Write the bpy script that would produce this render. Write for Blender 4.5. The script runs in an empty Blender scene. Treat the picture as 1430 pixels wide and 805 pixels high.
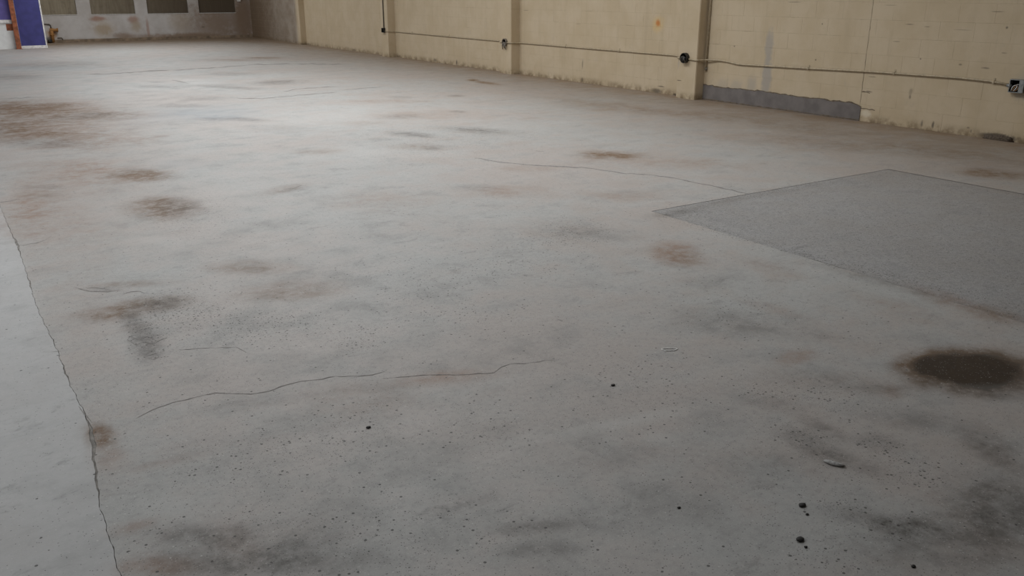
import bpy, bmesh, math, random
import numpy as np
from mathutils import Vector, Matrix

random.seed(7)
rng = np.random.default_rng(11)
scene = bpy.context.scene
C = scene.collection

# ---------------------------------------------------------------- camera
PITCH, YAW, EYE = math.radians(19.16), math.radians(33.26), 1.55
fwd = Vector((math.sin(YAW) * math.cos(PITCH), math.cos(YAW) * math.cos(PITCH), -math.sin(PITCH)))
rgt = Vector((math.cos(YAW), -math.sin(YAW), 0))
upv = rgt.cross(fwd)
cam_data = bpy.data.cameras.new('camera')
cam_data.sensor_width = 36
cam_data.lens = 1195 / 1430 * 36
cam_data.clip_end = 200
cam = bpy.data.objects.new('camera', cam_data)
m = Matrix((rgt, upv, -fwd)).transposed().to_4x4()
m.translation = (0, 0, EYE)
cam.matrix_world = m
C.objects.link(cam)
scene.camera = cam

# ---------------------------------------------------------------- room sizes
RX, LX, BY, FY, TOP = 9.63, -8.0, 31.42, -4.0, 5.2      # right wall, left wall, back wall, front wall, ceiling

# ---------------------------------------------------------------- world, window daylight, added overhead lights
world = bpy.data.worlds.new('sky'); scene.world = world
world.use_nodes = True
bg = world.node_tree.nodes['Background']
bg.inputs[0].default_value = (0.72, 0.80, 0.92, 1)
bg.inputs[1].default_value = 0.3

def daylight(name, loc, direction, sx, sy, power, col=(0.965, 0.99, 1.0), spread=180):
    """area lamp"""
    ld = bpy.data.lights.new(name, 'AREA')
    ld.shape = 'RECTANGLE'; ld.size = sx; ld.size_y = sy
    ld.energy = power; ld.color = col; ld.spread = math.radians(spread)
    o = bpy.data.objects.new(name, ld)
    o.location = loc
    o.rotation_euler = Vector(direction).to_track_quat('-Z', 'Y').to_euler()
    C.objects.link(o)
    return o

BACK_WIN = [(2.78, 4.10), (4.51, 5.84), (6.22, 7.53), (7.88, 9.12)]     # x ranges of the back windows
LEFT_WIN = [(15.0, 19.0), (21.0, 25.0)]          # y ranges of the left windows
ADDED_LIGHTS = [(4.5, 6.0, 128), (4.5, 11.0, 222), (4.5, 16.0, 180), (4.5, 21.0, 92), (4.5, 26.0, 210), (-3.0, 6.0, 205)]   # unseen overhead lights, added, placed and powered by fitting brightness: x, y centre, power
LEFT_POWER = [30, 100]
BACK_POWER = 3
for k, (a, b) in enumerate(BACK_WIN):
    daylight('daylight_back', ((a + b) / 2, BY + 0.02, 2.65), (0, -1, 0), b - a - .1, 1.7, BACK_POWER)
for k, (a, b) in enumerate(LEFT_WIN):
    daylight('daylight_left', (LX - 0.02, (a + b) / 2, 2.6), (1, 0, 0), b - a - .1, 3.0, LEFT_POWER[k])
for x, y, pw in ADDED_LIGHTS:
    daylight('added_roof_light', (x, y, TOP - .02), (0, 0, -1), 2.4, 3.2, pw, spread=160)

vs = scene.view_settings
vs.view_transform = 'Standard'; vs.look = 'None'; vs.gamma = 1.0; vs.use_curve_mapping = False
vs.exposure = 0.0

# floor stains, some with painted shade: centre, two half axes (metres), channel, strength; cracks and the long joint as outlines on the floor
STAINS_SHADE = [
    (3.505,1.751,0.204,-0.176,-0.217,-0.123,'b',1.9), (3.422,1.882,0.132,-0.086,-0.129,-0.081,'b',0.5),
    (3.502,1.743,0.19,-0.164,-0.195,-0.11,'d',1.35), (1.365,8.099,0.298,-0.196,-0.058,-0.299,'b',0.75),
    (1.242,6.73,0.262,-0.172,-0.091,-0.426,'b',0.75), (1.359,6.672,0.181,-0.119,-0.066,-0.283,'d',0.3),
    (1.337,4.902,0.248,-0.163,-0.046,-0.152,'b',0.35), (1.401,4.342,0.3,-0.114,-0.063,-0.183,'b',0.42),
    (0.685,4.542,0.24,-0.061,-0.027,-0.148,'b',0.55), (0.507,4.509,0.136,-0.089,-0.02,-0.121,'b',0.4),
    (0.709,4.951,0.208,-0.09,-0.012,-0.066,'b',0.4), (0.77,4.524,0.118,-0.03,-0.02,-0.103,'d',0.5),
    (0.605,4.005,0.072,-0.047,-0.048,-0.235,'d',0.62), (0.61,4.327,0.051,-0.129,-0.051,-0.207,'d',0.45),
    (0.541,4.944,0.072,-0.047,-0.008,-0.052,'d',0.45), (3.652,3.719,0.084,-0.152,-0.185,-0.188,'r',0.8),
    (3.643,3.596,0.071,-0.17,-0.149,-0.146,'b',0.35), (5.488,6.569,0.244,-0.239,-0.177,-0.213,'b',0.7),
    (7.744,3.989,0.171,-0.255,-0.221,-0.12,'b',0.75), (2.996,2.253,0.128,-0.028,-0.073,-0.064,'r',0.45),
    (3.033,1.795,0.044,-0.029,-0.071,-0.048,'r',0.4), (1.576,2.931,0.217,-0.075,-0.037,-0.07,'r',0.5),
    (1.179,2.923,0.216,-0.141,-0.077,-0.177,'r',0.2), (0.944,13.229,0.834,-0.547,-0.159,-1.757,'b',0.5),
    (0.928,14.034,0.759,-0.498,-0.075,-0.892,'b',0.45), (0.576,11.622,0.314,-0.206,-0.053,-0.738,'b',0.5),
    (1.071,11.032,0.41,-0.269,-0.055,-0.458,'b',0.45), (0.897,10.447,0.452,-0.296,-0.045,-0.41,'d',0.3),
    (1.538,12.481,0.501,-0.076,-0.051,-0.368,'d',0.3), (0.578,8.015,0.17,-0.111,-0.013,-0.123,'d',0.3),
    (0.547,7.72,0.193,-0.126,-0.024,-0.23,'b',0.3), (0.927,8.587,0.271,-0.178,-0.068,-0.501,'r',0.2),
    (0.397,7.186,0.176,-0.115,-0.135,-1.493,'r',0.25), (0.742,6.236,0.325,-0.213,-0.068,-0.437,'r',0.15),
    (0.486,5.328,0.17,-0.112,-0.158,-1.171,'r',0.15), (2.691,12.012,0.94,-0.297,-0.241,-1.014,'u',0.7),
    (2.949,11.574,0.547,-0.359,-0.185,-0.685,'u',0.5), (1.152,13.585,0.982,-0.644,-0.227,-2.202,'r',0.38),
    (1.051,11.849,1.079,-0.708,-0.214,-1.959,'b',0.14), (1.303,10.821,0.812,-0.533,-0.175,-1.231,'r',0.45),
    (0.909,8.459,0.639,-0.419,-0.141,-1.044,'r',0.35), (0.475,7.02,0.307,-0.201,-0.074,-0.72,'r',0.3),
    (4.275,3.97,0.012,-0.437,-0.082,-0.074,'p',1.2), (4.325,3.29,0.011,-0.467,-0.076,-0.057,'p',1),
    (4.379,2.681,0.007,-0.39,-0.093,-0.058,'p',1), (4.452,4.428,0.325,-0.034,-0.089,-0.094,'p',1.2),
    (5.545,4.564,0.974,-0.045,-0.101,-0.089,'p',1), (4.378,4.501,0.26,-0.026,-0.073,-0.08,'d',0.4),
    (5.174,4.532,0.688,-0.034,-0.073,-0.069,'d',0.25), (4.242,2.678,0.019,-0.47,-0.078,-0.05,'d',0.3),
    (1.434,8.05,0.319,-0.21,-0.034,-0.165,'u',0.25), (1.768,8.431,0.283,-0.185,-0.068,-0.293,'u',0.3),
    (5.076,15.475,0.549,-0.121,-0.168,-0.499,'d',0.4), (4.921,17.591,0.474,-0.311,-0.135,-0.468,'d',0.3),
    (3.215,11.063,0.243,-0.253,-0.059,-0.192,'d',0.45), (2.795,11.339,0.229,-0.15,-0.052,-0.197,'d',0.3),
    (2.819,12.957,0.342,-0.224,-0.058,-0.25,'d',0.35), (3.994,15.448,0.414,-0.271,-0.097,-0.359,'d',0.25),
    (4.202,14.896,0.447,-0.529,-0.083,-0.282,'d',0.3), (3.415,13.704,0.367,-0.24,-0.099,-0.378,'d',0.25),
    (3.371,10.033,0.427,-0.28,-0.114,-0.327,'d',0.15), (3.14,15.866,0.41,-0.269,-0.064,-0.305,'d',0.3),
    (1.932,21.153,1.147,-0.752,-0.083,-0.803,'u',0.5), (2.443,21.953,0.935,-0.613,-0.133,-1.092,'d',0.25),
    (1.237,19.122,0.568,-0.373,-0.051,-0.649,'d',0.3), (6.016,21.086,0.851,-0.558,-0.131,-0.445,'b',0.3),
    (6.803,21.389,0.439,-0.288,-0.114,-0.35,'b',0.6), (5.308,10.26,0.636,-0.417,-0.227,-0.434,'r',0.25),
    (5.513,11.792,0.621,-0.407,-0.15,-0.317,'r',0.3), (4.347,9.95,0.371,-0.244,-0.126,-0.282,'r',0.2),
    (5.843,10.239,0.098,-0.064,-0.073,-0.127,'d',0.5), (8.229,13.867,0.099,-0.065,-0.109,-0.184,'b',0.9),
    (8.211,13.336,0.03,-0.482,-0.133,-0.212,'b',0.9), (4.975,10.225,0.273,-0.179,-0.12,-0.243,'d',0.3),
    (4.421,8.828,0.181,-0.269,-0.095,-0.184,'d',0.45), (5.088,8.839,0.253,-0.322,-0.14,-0.239,'d',0.35),
    (4.127,8.003,0.282,-0.185,-0.101,-0.193,'b',0.3), (3.964,8.709,0.145,-0.095,-0.062,-0.132,'d',0.3),
    (4.18,7.864,0.087,-0.057,-0.061,-0.113,'d',0.4), (5.291,8.446,0.278,-0.182,-0.141,-0.225,'d',0.2),
    (5.931,12.161,0.185,-0.121,-0.084,-0.17,'d',0.3), (6.717,11.873,0.131,-0.086,-0.076,-0.134,'d',0.4),
    (3.093,8.378,0.275,-0.18,-0.075,-0.196,'b',0.25), (2.267,6.842,0.237,0.08,-0.051,-0.157,'b',0.35),
    (2.288,6.763,0.169,0.056,-0.034,-0.103,'d',0.25), (2.683,6.087,0.422,-0.277,-0.143,-0.313,'r',0.18),
    (3.69,5.785,0.35,-0.158,-0.141,-0.223,'r',0.35), (3.575,6.05,0.2,-0.131,-0.07,-0.118,'d',0.2),
    (4.44,6.468,0.249,-0.163,-0.096,-0.14,'r',0.3), (4.356,5.132,0.334,-0.219,-0.146,-0.175,'r',0.25),
    (5.897,5.722,0.452,-0.297,-0.204,-0.204,'r',0.2), (6.423,6.048,0.241,-0.158,-0.148,-0.143,'u',0.3),
    (3.398,4.596,0.247,-0.162,-0.156,-0.213,'d',0.22), (2.778,5.775,0.408,-0.268,-0.306,-0.62,'r',0.12),
    (3.529,4.289,0.24,-0.158,-0.134,-0.166,'d',0.15), (3.934,3.181,0.036,-0.28,-0.11,-0.088,'r',0.22),
    (3.398,2.674,0.05,-0.225,-0.075,-0.058,'r',0.25), (3.043,2.73,0.134,-0.249,-0.147,-0.132,'d',0.22),
    (3.233,2.49,0.165,-0.248,-0.121,-0.097,'d',0.22), (4.267,2.231,-0.019,-0.309,-0.145,-0.077,'r',0.4),
    (4.267,2.043,0.019,-0.201,-0.121,-0.061,'b',0.4), (3.937,2.384,0.049,-0.247,-0.135,-0.084,'r',0.2),
    (3.424,3.201,0.135,-0.088,-0.091,-0.09,'d',0.2), (5.569,6.16,0.693,-0.454,-0.296,-0.334,'r',0.2),
    (7.872,5.877,0.603,-1.01,-0.386,-0.296,'b',0.28), (8.462,7.409,0.33,-2.062,-0.433,-0.382,'b',0.3),
    (8.422,4.749,0.159,-0.808,-0.461,-0.27,'b',0.4), (7.935,9.428,0.313,-1.823,-0.406,-0.48,'b',0.3),
    (0.52,2.191,0.278,-0.119,-0.038,-0.137,'d',0.45), (0.401,2.37,0.163,-0.107,-0.015,-0.06,'d',0.35),
    (0.619,2.044,0.205,-0.135,-0.025,-0.068,'d',0.3), (0.285,2.262,0.12,-0.078,-0.012,-0.054,'r',0.5),
    (0.264,2.503,0.098,-0.018,-0.005,-0.04,'r',0.35), (0.445,2.839,0.159,-0.021,-0.007,-0.04,'r',0.25),
    (0.495,2.246,0.041,-0.11,-0.039,-0.082,'r',0.3), (1.263,1.826,0.142,-0.061,-0.02,-0.031,'d',0.38),
    (1.238,1.716,0.105,-0.069,-0.024,-0.033,'d',0.25), (1.176,2.044,0.107,-0.014,-0.012,-0.025,'d',0.3),
    (1.179,2.071,0.116,-0.076,-0.083,-0.142,'d',0.15), (2.405,1.703,0.035,-0.15,-0.07,-0.047,'d',0.42),
    (2.407,1.524,0.066,-0.146,-0.059,-0.038,'d',0.35), (2.537,1.744,0.004,-0.142,-0.056,-0.035,'d',0.3),
    (2.13,1.348,0.063,-0.082,-0.055,-0.037,'d',0.3), (2.209,1.228,0.095,-0.105,-0.048,-0.03,'d',0.42),
    (2.622,1.561,0.053,-0.078,-0.066,-0.042,'d',0.3), (2.92,1.306,-0.011,-0.146,-0.129,-0.057,'d',0.55),
    (2.59,1.104,0.171,-0.112,-0.24,-0.129,'d',0.5), (2.189,1.097,0.245,-0.161,-0.143,-0.089,'d',0.42),  # near-right corner: dirt deepened to paint in the dimmer light
    (2.103,1.671,0.245,-0.161,-0.107,-0.095,'d',0.2), (2.904,1.572,0.137,-0.147,-0.086,-0.052,'d',0.3),
    (2.904,2.028,0.19,-0.213,-0.096,-0.071,'d',0.28), (3.383,1.59,0.15,-0.154,-0.093,-0.05,'d',0.4),
    (3.038,1.815,0.148,-0.097,-0.06,-0.041,'d',0.25), (1.718,1.716,0.173,-0.114,-0.085,-0.091,'d',0.15),
    (2.52,2.039,0.105,-0.161,-0.061,-0.05,'d',0.2), (1.797,1.983,0.263,-0.071,-0.06,-0.076,'d',0.18),
    (0.89,3.107,0.4,-0.104,-0.015,-0.05,'d',0.18), (0.969,2.772,0.308,-0.064,-0.018,-0.053,'d',0.12),
    (1.947,2.199,0.451,-0.082,-0.037,-0.049,'l',0.5), (1.971,2.006,0.052,-0.071,-0.045,-0.045,'l',0.5),
    (0.378,2.544,0.085,-0.056,-0.021,-0.091,'l',0.45), (0.554,4.033,0.111,-0.073,-0.024,-0.127,'l',0.35),
    (1.085,5.685,0.311,-0.204,-0.039,-0.174,'l',0.3), (0.986,5.851,0.158,-0.104,-0.029,-0.145,'l',0.3),
    (4.238,10.603,0.849,-0.557,-0.41,-0.999,'l',0.35), (6.994,18.981,1.603,-1.051,-0.427,-1.137,'l',0.3),
    (5.252,20.111,1.336,-0.876,-0.27,-1.002,'l',0.3), (3.874,16.423,0.257,-0.735,-0.166,-0.661,'l',0.5),
    (3.774,7.792,0.723,-0.474,-0.161,-0.326,'l',0.35), (3.235,8.157,0.422,-0.277,-0.217,-0.53,'l',0.35),
    (2.071,6.829,0.437,-0.286,-0.252,-0.777,'l',0.3), (1.022,2.219,0.137,-0.09,-0.023,-0.046,'l',0.3),
    (5.511,8.635,0.427,-0.28,-0.241,-0.377,'l',0.2), (2.577,2.327,0.438,-0.159,-0.063,-0.063,'l',0.25),
    (0.805,6.076,0.24,-0.158,-0.039,-0.229,'l',0.25), (0.43,3.527,0.111,-0.073,-0.023,-0.128,'l',0.3),
    (0.273,3.178,0.046,-0.087,-0.025,-0.105,'b',0.7), (0.272,2.983,0.063,-0.041,-0.019,-0.116,'r',0.35),
    (0.924,4.068,0.381,-0.25,-0.073,-0.271,'p',0.9), (0.838,4.427,0.217,-0.142,-0.077,-0.331,'p',0.8),
    (0.631,4.103,0.085,-0.056,-0.077,-0.379,'p',0.9), (1.304,3.814,0.205,-0.135,-0.075,-0.201,'p',0.6),
    (1.436,3.51,0.141,-0.092,-0.078,-0.179,'p',0.9), (1.442,6.374,0.307,-0.201,-0.139,-0.547,'p',0.6),
    (3.388,4.5,0.223,-0.147,-0.24,-0.323,'p',0.7), (3.452,4.346,0.16,-0.105,-0.197,-0.252,'p',0.5),
    (3.11,4.36,0.233,-0.153,-0.135,-0.191,'p',0.4), (2.406,1.735,0.009,-0.153,-0.104,-0.069,'p',1.1),
    (2.608,1.552,0.048,-0.059,-0.075,-0.048,'p',1.4), (2.573,1.416,0.065,-0.078,-0.071,-0.043,'p',1.1),
    (2.46,1.369,0.137,-0.12,-0.033,-0.021,'p',1), (2.138,1.38,0.076,-0.05,-0.054,-0.04,'p',1.2),
    (2.718,1.989,0.201,-0.263,-0.131,-0.101,'p',0.7), (2.157,1.241,0.146,-0.096,-0.072,-0.049,'p',0.7),
    (1.895,1.246,0.121,-0.079,-0.061,-0.047,'p',0.6), (1.084,2.705,0.134,-0.088,-0.09,-0.206,'p',0.6),
    (0.748,2.68,0.294,-0.193,-0.08,-0.241,'p',0.4), (1.997,3.542,0.364,-0.239,-0.152,-0.265,'p',0.35),
    (1.443,2.47,0.202,-0.132,-0.114,-0.191,'p',0.4), (3.212,2.745,0.273,-0.179,-0.233,-0.212,'p',0.4),
    (4.362,8.285,1.032,-0.677,-0.663,-1.244,'p',0.6), (0.8,2.054,0.533,-0.349,-0.085,-0.195,'p',0.3),
    (2.632,4.13,0.574,-0.376,-0.192,-0.3,'p',0.35), (4.606,4.29,0.351,-0.23,-0.314,-0.304,'p',0.3),
    (2.239,2.406,0.298,-0.195,-0.277,-0.312,'p',0.25), (1.954,4.106,0.399,-0.262,-0.164,-0.332,'p',0.3),
]
CRACKS = [
    [(4.263,7.178),(4.304,7.134),(4.300,7.034),(4.321,6.971),(4.339,6.908),(4.354,6.827),(4.394,6.792),(4.425,6.749),(4.452,6.699),(4.481,6.646),(4.516,6.605),(4.536,6.549),(4.571,6.509),(4.603,6.469),(4.645,6.434),(4.665,6.384),(4.709,6.362),(4.745,6.324),(4.771,6.275),(4.794,6.234),(4.856,6.226),(4.874,6.165),(4.903,6.124),(4.918,6.062),(4.931,5.995),(4.957,5.956),(4.977,5.896),(4.985,5.820),(5.012,5.771),(5.061,5.754),(5.076,5.697),(5.105,5.666),(5.152,5.642),(5.173,5.601),(5.176,5.526),(5.203,5.496),(5.218,5.437),(5.242,5.390),(5.248,5.333),(5.240,5.256),(5.254,5.209),(5.260,5.150),(5.260,5.094),(5.278,5.055),(5.286,5.007),(5.284,4.946),(5.283,4.887),(5.293,4.833),(5.306,4.791),(5.287,4.713),(5.300,4.664),(5.310,4.618),(5.317,4.624),(5.320,4.682),(5.309,4.731),(5.321,4.804),(5.300,4.840),(5.312,4.913),(5.302,4.963),(5.296,5.016),(5.292,5.067),(5.272,5.105),(5.268,5.157),(5.265,5.219),(5.270,5.285),(5.258,5.342),(5.255,5.403),(5.241,5.460),(5.218,5.512),(5.195,5.545),(5.181,5.610),(5.158,5.649),(5.129,5.692),(5.091,5.713),(5.077,5.773),(5.019,5.779),(5.005,5.842),(4.998,5.920),(4.970,5.971),(4.951,6.019),(4.929,6.076),(4.917,6.141),(4.891,6.186),(4.867,6.240),(4.820,6.268),(4.797,6.309),(4.769,6.355),(4.736,6.398),(4.694,6.423),(4.669,6.466),(4.621,6.495),(4.599,6.548),(4.554,6.574),(4.522,6.614),(4.498,6.669),(4.464,6.718),(4.438,6.768),(4.408,6.813),(4.382,6.868),(4.352,6.928),(4.335,6.992),(4.323,7.069),(4.311,7.144),(4.267,7.185)],
    [(0.404,3.244),(0.422,3.254),(0.441,3.265),(0.460,3.277),(0.478,3.285),(0.502,3.293),(0.526,3.296),(0.550,3.305),(0.571,3.306),(0.591,3.303),(0.612,3.300),(0.633,3.305),(0.654,3.305),(0.676,3.306),(0.697,3.298),(0.717,3.301),(0.740,3.284),(0.764,3.265),(0.782,3.251),(0.801,3.237),(0.819,3.224),(0.835,3.209),(0.858,3.206),(0.882,3.198),(0.905,3.196),(0.932,3.200),(0.960,3.211),(0.986,3.213),(1.018,3.214),(1.048,3.215),(1.068,3.207),(1.090,3.202),(1.111,3.193),(1.131,3.184),(1.164,3.186),(1.194,3.181),(1.212,3.162),(1.230,3.155),(1.252,3.145),(1.270,3.130),(1.296,3.119),(1.326,3.107),(1.356,3.110),(1.389,3.113),(1.389,3.114),(1.357,3.113),(1.329,3.114),(1.299,3.126),(1.271,3.132),(1.253,3.147),(1.231,3.158),(1.214,3.168),(1.194,3.182),(1.166,3.193),(1.133,3.191),(1.112,3.197),(1.091,3.204),(1.070,3.212),(1.050,3.220),(1.019,3.219),(0.988,3.220),(0.961,3.217),(0.933,3.206),(0.906,3.200),(0.884,3.205),(0.858,3.208),(0.837,3.215),(0.820,3.228),(0.803,3.242),(0.783,3.253),(0.765,3.267),(0.741,3.287),(0.719,3.308),(0.698,3.305),(0.676,3.307),(0.654,3.307),(0.633,3.307),(0.613,3.307),(0.591,3.307),(0.572,3.309),(0.550,3.309),(0.526,3.301),(0.502,3.297),(0.478,3.290),(0.460,3.280),(0.441,3.270),(0.422,3.258),(0.404,3.245)],
    [(1.350,3.052),(1.372,3.040),(1.395,3.034),(1.419,3.022),(1.442,3.011),(1.463,3.004),(1.485,2.996),(1.511,2.985),(1.532,2.976),(1.552,2.959),(1.570,2.949),(1.594,2.937),(1.611,2.921),(1.633,2.909),(1.651,2.897),(1.672,2.888),(1.694,2.879),(1.713,2.873),(1.731,2.859),(1.752,2.850),(1.773,2.843),(1.830,2.874),(1.879,2.881),(1.900,2.875),(1.917,2.861),(1.935,2.848),(1.961,2.846),(1.983,2.837),(2.001,2.828),(2.031,2.832),(2.051,2.818),(2.071,2.810),(2.072,2.812),(2.052,2.819),(2.032,2.833),(2.005,2.833),(1.984,2.839),(1.962,2.847),(1.937,2.850),(1.920,2.866),(1.901,2.877),(1.879,2.883),(1.832,2.880),(1.774,2.845),(1.755,2.855),(1.733,2.863),(1.716,2.879),(1.696,2.883),(1.673,2.890),(1.653,2.901),(1.635,2.911),(1.613,2.925),(1.596,2.940),(1.573,2.955),(1.555,2.966),(1.532,2.977),(1.513,2.990),(1.487,3.000),(1.465,3.007),(1.444,3.015),(1.421,3.027),(1.395,3.035),(1.372,3.041),(1.351,3.054)],
    [(0.930,3.732),(0.940,3.683),(0.952,3.640),(0.972,3.598),(0.991,3.557),(0.991,3.558),(0.972,3.599),(0.952,3.641),(0.942,3.686),(0.931,3.734)],
    [(0.673,3.853),(0.697,3.843),(0.717,3.834),(0.742,3.821),(0.766,3.815),(0.788,3.805),(0.809,3.793),(0.829,3.789),(0.848,3.771),(0.870,3.766),(0.889,3.746),(0.910,3.740),(0.931,3.733),(0.931,3.734),(0.911,3.742),(0.891,3.753),(0.871,3.768),(0.848,3.772),(0.830,3.791),(0.810,3.797),(0.789,3.809),(0.766,3.819),(0.743,3.827),(0.717,3.836),(0.697,3.844),(0.673,3.853)],
    [(0.431,5.058),(0.458,4.995),(0.487,4.945),(0.514,4.922),(0.543,4.909),(0.567,4.877),(0.603,4.881),(0.640,4.879),(0.640,4.880),(0.604,4.889),(0.569,4.891),(0.544,4.912),(0.516,4.933),(0.489,4.956),(0.460,5.005),(0.432,5.060)],
    [(0.445,5.021),(0.480,5.014),(0.514,5.002),(0.545,4.966),(0.576,4.935),(0.577,4.936),(0.547,4.973),(0.515,5.007),(0.480,5.015),(0.445,5.023)],
    [(0.237,7.591),(0.273,7.590),(0.306,7.602),(0.369,7.650),(0.369,7.657),(0.306,7.613),(0.274,7.611),(0.237,7.600)],
    [(0.240,6.176),(0.276,6.154),(0.310,6.168),(0.345,6.158),(0.400,6.211),(0.452,6.301),(0.452,6.305),(0.400,6.214),(0.346,6.178),(0.310,6.174),(0.276,6.159),(0.240,6.180)],
    [(0.549,3.914),(0.562,3.838),(0.579,3.788),(0.608,3.807),(0.607,3.861),(0.574,3.852),(0.573,3.849),(0.605,3.855),(0.607,3.811),(0.580,3.791),(0.562,3.839),(0.550,3.915)],
    [(0.552,4.267),(0.566,4.170),(0.527,4.099),(0.549,4.012),(0.585,4.031),(0.601,3.999),(0.621,3.976),(0.665,4.020),(0.665,4.021),(0.621,3.978),(0.604,4.008),(0.585,4.032),(0.550,4.015),(0.529,4.100),(0.567,4.170),(0.552,4.268)],
    [(0.633,4.799),(0.672,4.811),(0.716,4.796),(0.732,4.747),(0.733,4.749),(0.718,4.805),(0.673,4.820),(0.633,4.801)],
    [(0.542,4.142),(0.559,4.105),(0.576,4.066),(0.613,4.093),(0.629,4.048),(0.642,4.001),(0.669,4.016),(0.692,4.023),(0.692,4.024),(0.669,4.021),(0.643,4.006),(0.630,4.051),(0.614,4.100),(0.576,4.071),(0.560,4.109),(0.543,4.144)],
    [(0.748,15.324),(0.810,15.261),(0.889,15.265),(0.964,15.278),(1.024,15.174),(1.109,15.277),(1.165,15.253),(1.249,15.210),(1.316,15.176),(1.318,15.196),(1.251,15.231),(1.168,15.286),(1.116,15.370),(1.028,15.224),(0.970,15.349),(0.894,15.334),(0.811,15.288),(0.750,15.350)],
    [(1.409,12.795),(1.466,12.710),(1.537,12.798),(1.592,12.729),(1.654,12.673),(1.721,12.726),(1.793,12.725),(1.847,12.678),(1.850,12.694),(1.794,12.736),(1.726,12.760),(1.663,12.740),(1.597,12.761),(1.545,12.864),(1.468,12.724),(1.412,12.815)],
    [(2.463,19.004),(2.562,18.938),(2.654,18.917),(2.750,18.857),(2.842,18.793),(2.958,18.841),(3.044,18.826),(3.180,19.009),(3.239,18.791),(3.363,18.961),(3.461,18.915),(3.568,19.041),(3.672,19.049),(3.754,19.024),(3.863,19.026),(3.962,19.009),(4.096,19.163),(4.161,18.985),(4.249,18.940),(4.380,19.055),(4.499,19.088),(4.614,19.142),(4.720,19.154),(4.794,19.058),(4.911,19.079),(5.037,19.165),(5.152,19.180),(5.276,19.243),(5.393,19.287),(5.519,19.340),(5.633,19.320),(5.780,19.472),(5.921,19.534),(6.037,19.502),(6.101,19.309),(6.245,19.325),(6.354,19.311),(6.466,19.261),(6.613,19.300),(6.723,19.230),(6.827,19.187),(6.846,18.951),(7.020,19.063),(7.105,18.991),(7.142,18.773),(7.260,18.762),(7.353,18.709),(7.412,18.516),(7.562,18.591),(7.646,18.499),(7.654,18.519),(7.629,18.754),(7.503,18.744),(7.372,18.755),(7.346,18.980),(7.206,18.938),(7.182,19.191),(7.054,19.154),(6.933,19.189),(6.851,19.254),(6.738,19.272),(6.685,19.508),(6.536,19.468),(6.414,19.490),(6.277,19.424),(6.165,19.508),(6.110,19.729),(5.952,19.636),(5.795,19.524),(5.663,19.422),(5.557,19.470),(5.425,19.401),(5.329,19.436),(5.180,19.285),(5.049,19.208),(4.970,19.306),(4.822,19.166),(4.761,19.317),(4.627,19.195),(4.538,19.251),(4.403,19.153),(4.289,19.117),(4.183,19.078),(4.102,19.192),(3.993,19.154),(3.908,19.242),(3.789,19.196),(3.715,19.266),(3.597,19.195),(3.490,19.068),(3.377,19.040),(3.274,18.986),(3.195,19.094),(3.068,18.969),(2.967,18.895),(2.854,18.870),(2.758,18.908),(2.679,19.081),(2.579,19.052),(2.465,19.017)],
    [(3.603,16.878),(3.662,16.482),(3.710,16.058),(3.712,16.064),(3.690,16.593),(3.612,16.915)],
    [(3.778,13.448),(3.817,13.321),(3.882,13.283),(3.940,13.226),(4.022,13.251),(4.063,13.129),(4.157,13.157),(4.246,13.158),(4.346,13.234),(4.415,13.188),(4.526,13.229),(4.603,13.225),(4.717,13.302),(4.783,13.240),(4.882,13.267),(4.986,13.310),(5.078,13.303),(5.165,13.323),(5.252,13.299),(5.363,13.347),(5.370,13.363),(5.281,13.372),(5.184,13.375),(5.085,13.321),(5.016,13.391),(4.910,13.344),(4.811,13.316),(4.739,13.365),(4.622,13.280),(4.532,13.248),(4.443,13.272),(4.353,13.255),(4.272,13.240),(4.178,13.221),(4.082,13.186),(4.038,13.302),(3.977,13.345),(3.902,13.350),(3.832,13.372),(3.784,13.469)],
    [(5.584,13.580),(5.696,13.629),(5.781,13.605),(5.893,13.639),(6.010,13.674),(6.130,13.661),(6.253,13.671),(6.391,13.727),(6.394,13.733),(6.275,13.720),(6.163,13.734),(6.033,13.726),(5.921,13.705),(5.802,13.655),(5.710,13.662),(5.591,13.597)],
    [(4.671,13.919),(4.764,13.926),(4.885,14.065),(5.012,14.169),(5.091,14.141),(5.195,14.184),(5.277,14.130),(5.409,14.196),(5.502,14.180),(5.613,14.205),(5.703,14.176),(5.707,14.185),(5.630,14.248),(5.539,14.275),(5.416,14.216),(5.304,14.202),(5.230,14.277),(5.113,14.201),(5.021,14.194),(4.914,14.152),(4.789,14.001),(4.680,13.946)],
    [(2.232,6.861),(2.295,6.815),(2.349,6.858),(2.414,6.906),(2.416,6.911),(2.353,6.874),(2.299,6.827),(2.233,6.866)],
    [(4.408,8.893),(4.410,8.763),(4.426,8.662),(4.473,8.582),(4.527,8.510),(4.530,8.516),(4.481,8.597),(4.456,8.718),(4.430,8.798),(4.410,8.897)],
    [(5.096,9.024),(5.094,8.885),(5.135,8.819),(5.161,8.714),(5.224,8.656),(5.304,8.624),(5.306,8.629),(5.229,8.664),(5.167,8.724),(5.159,8.858),(5.114,8.917),(5.102,9.034)],
    [(4.992,7.171),(5.043,7.090),(5.049,7.098),(5.000,7.181)],
    [(2.291,3.083),(2.295,3.159),(2.294,3.159),(2.290,3.083)],
    [(2.374,3.209),(2.380,3.170),(2.383,3.172),(2.376,3.212)],
    [(0.180,4.156),(0.207,4.136),(0.235,4.128),(0.255,4.115),(0.276,4.103),(0.276,4.104),(0.255,4.116),(0.235,4.132),(0.207,4.137),(0.180,4.158)],
    [(0.235,3.476),(0.240,3.415),(0.248,3.357),(0.260,3.290),(0.260,3.291),(0.252,3.362),(0.243,3.418),(0.236,3.477)],
]
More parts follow.
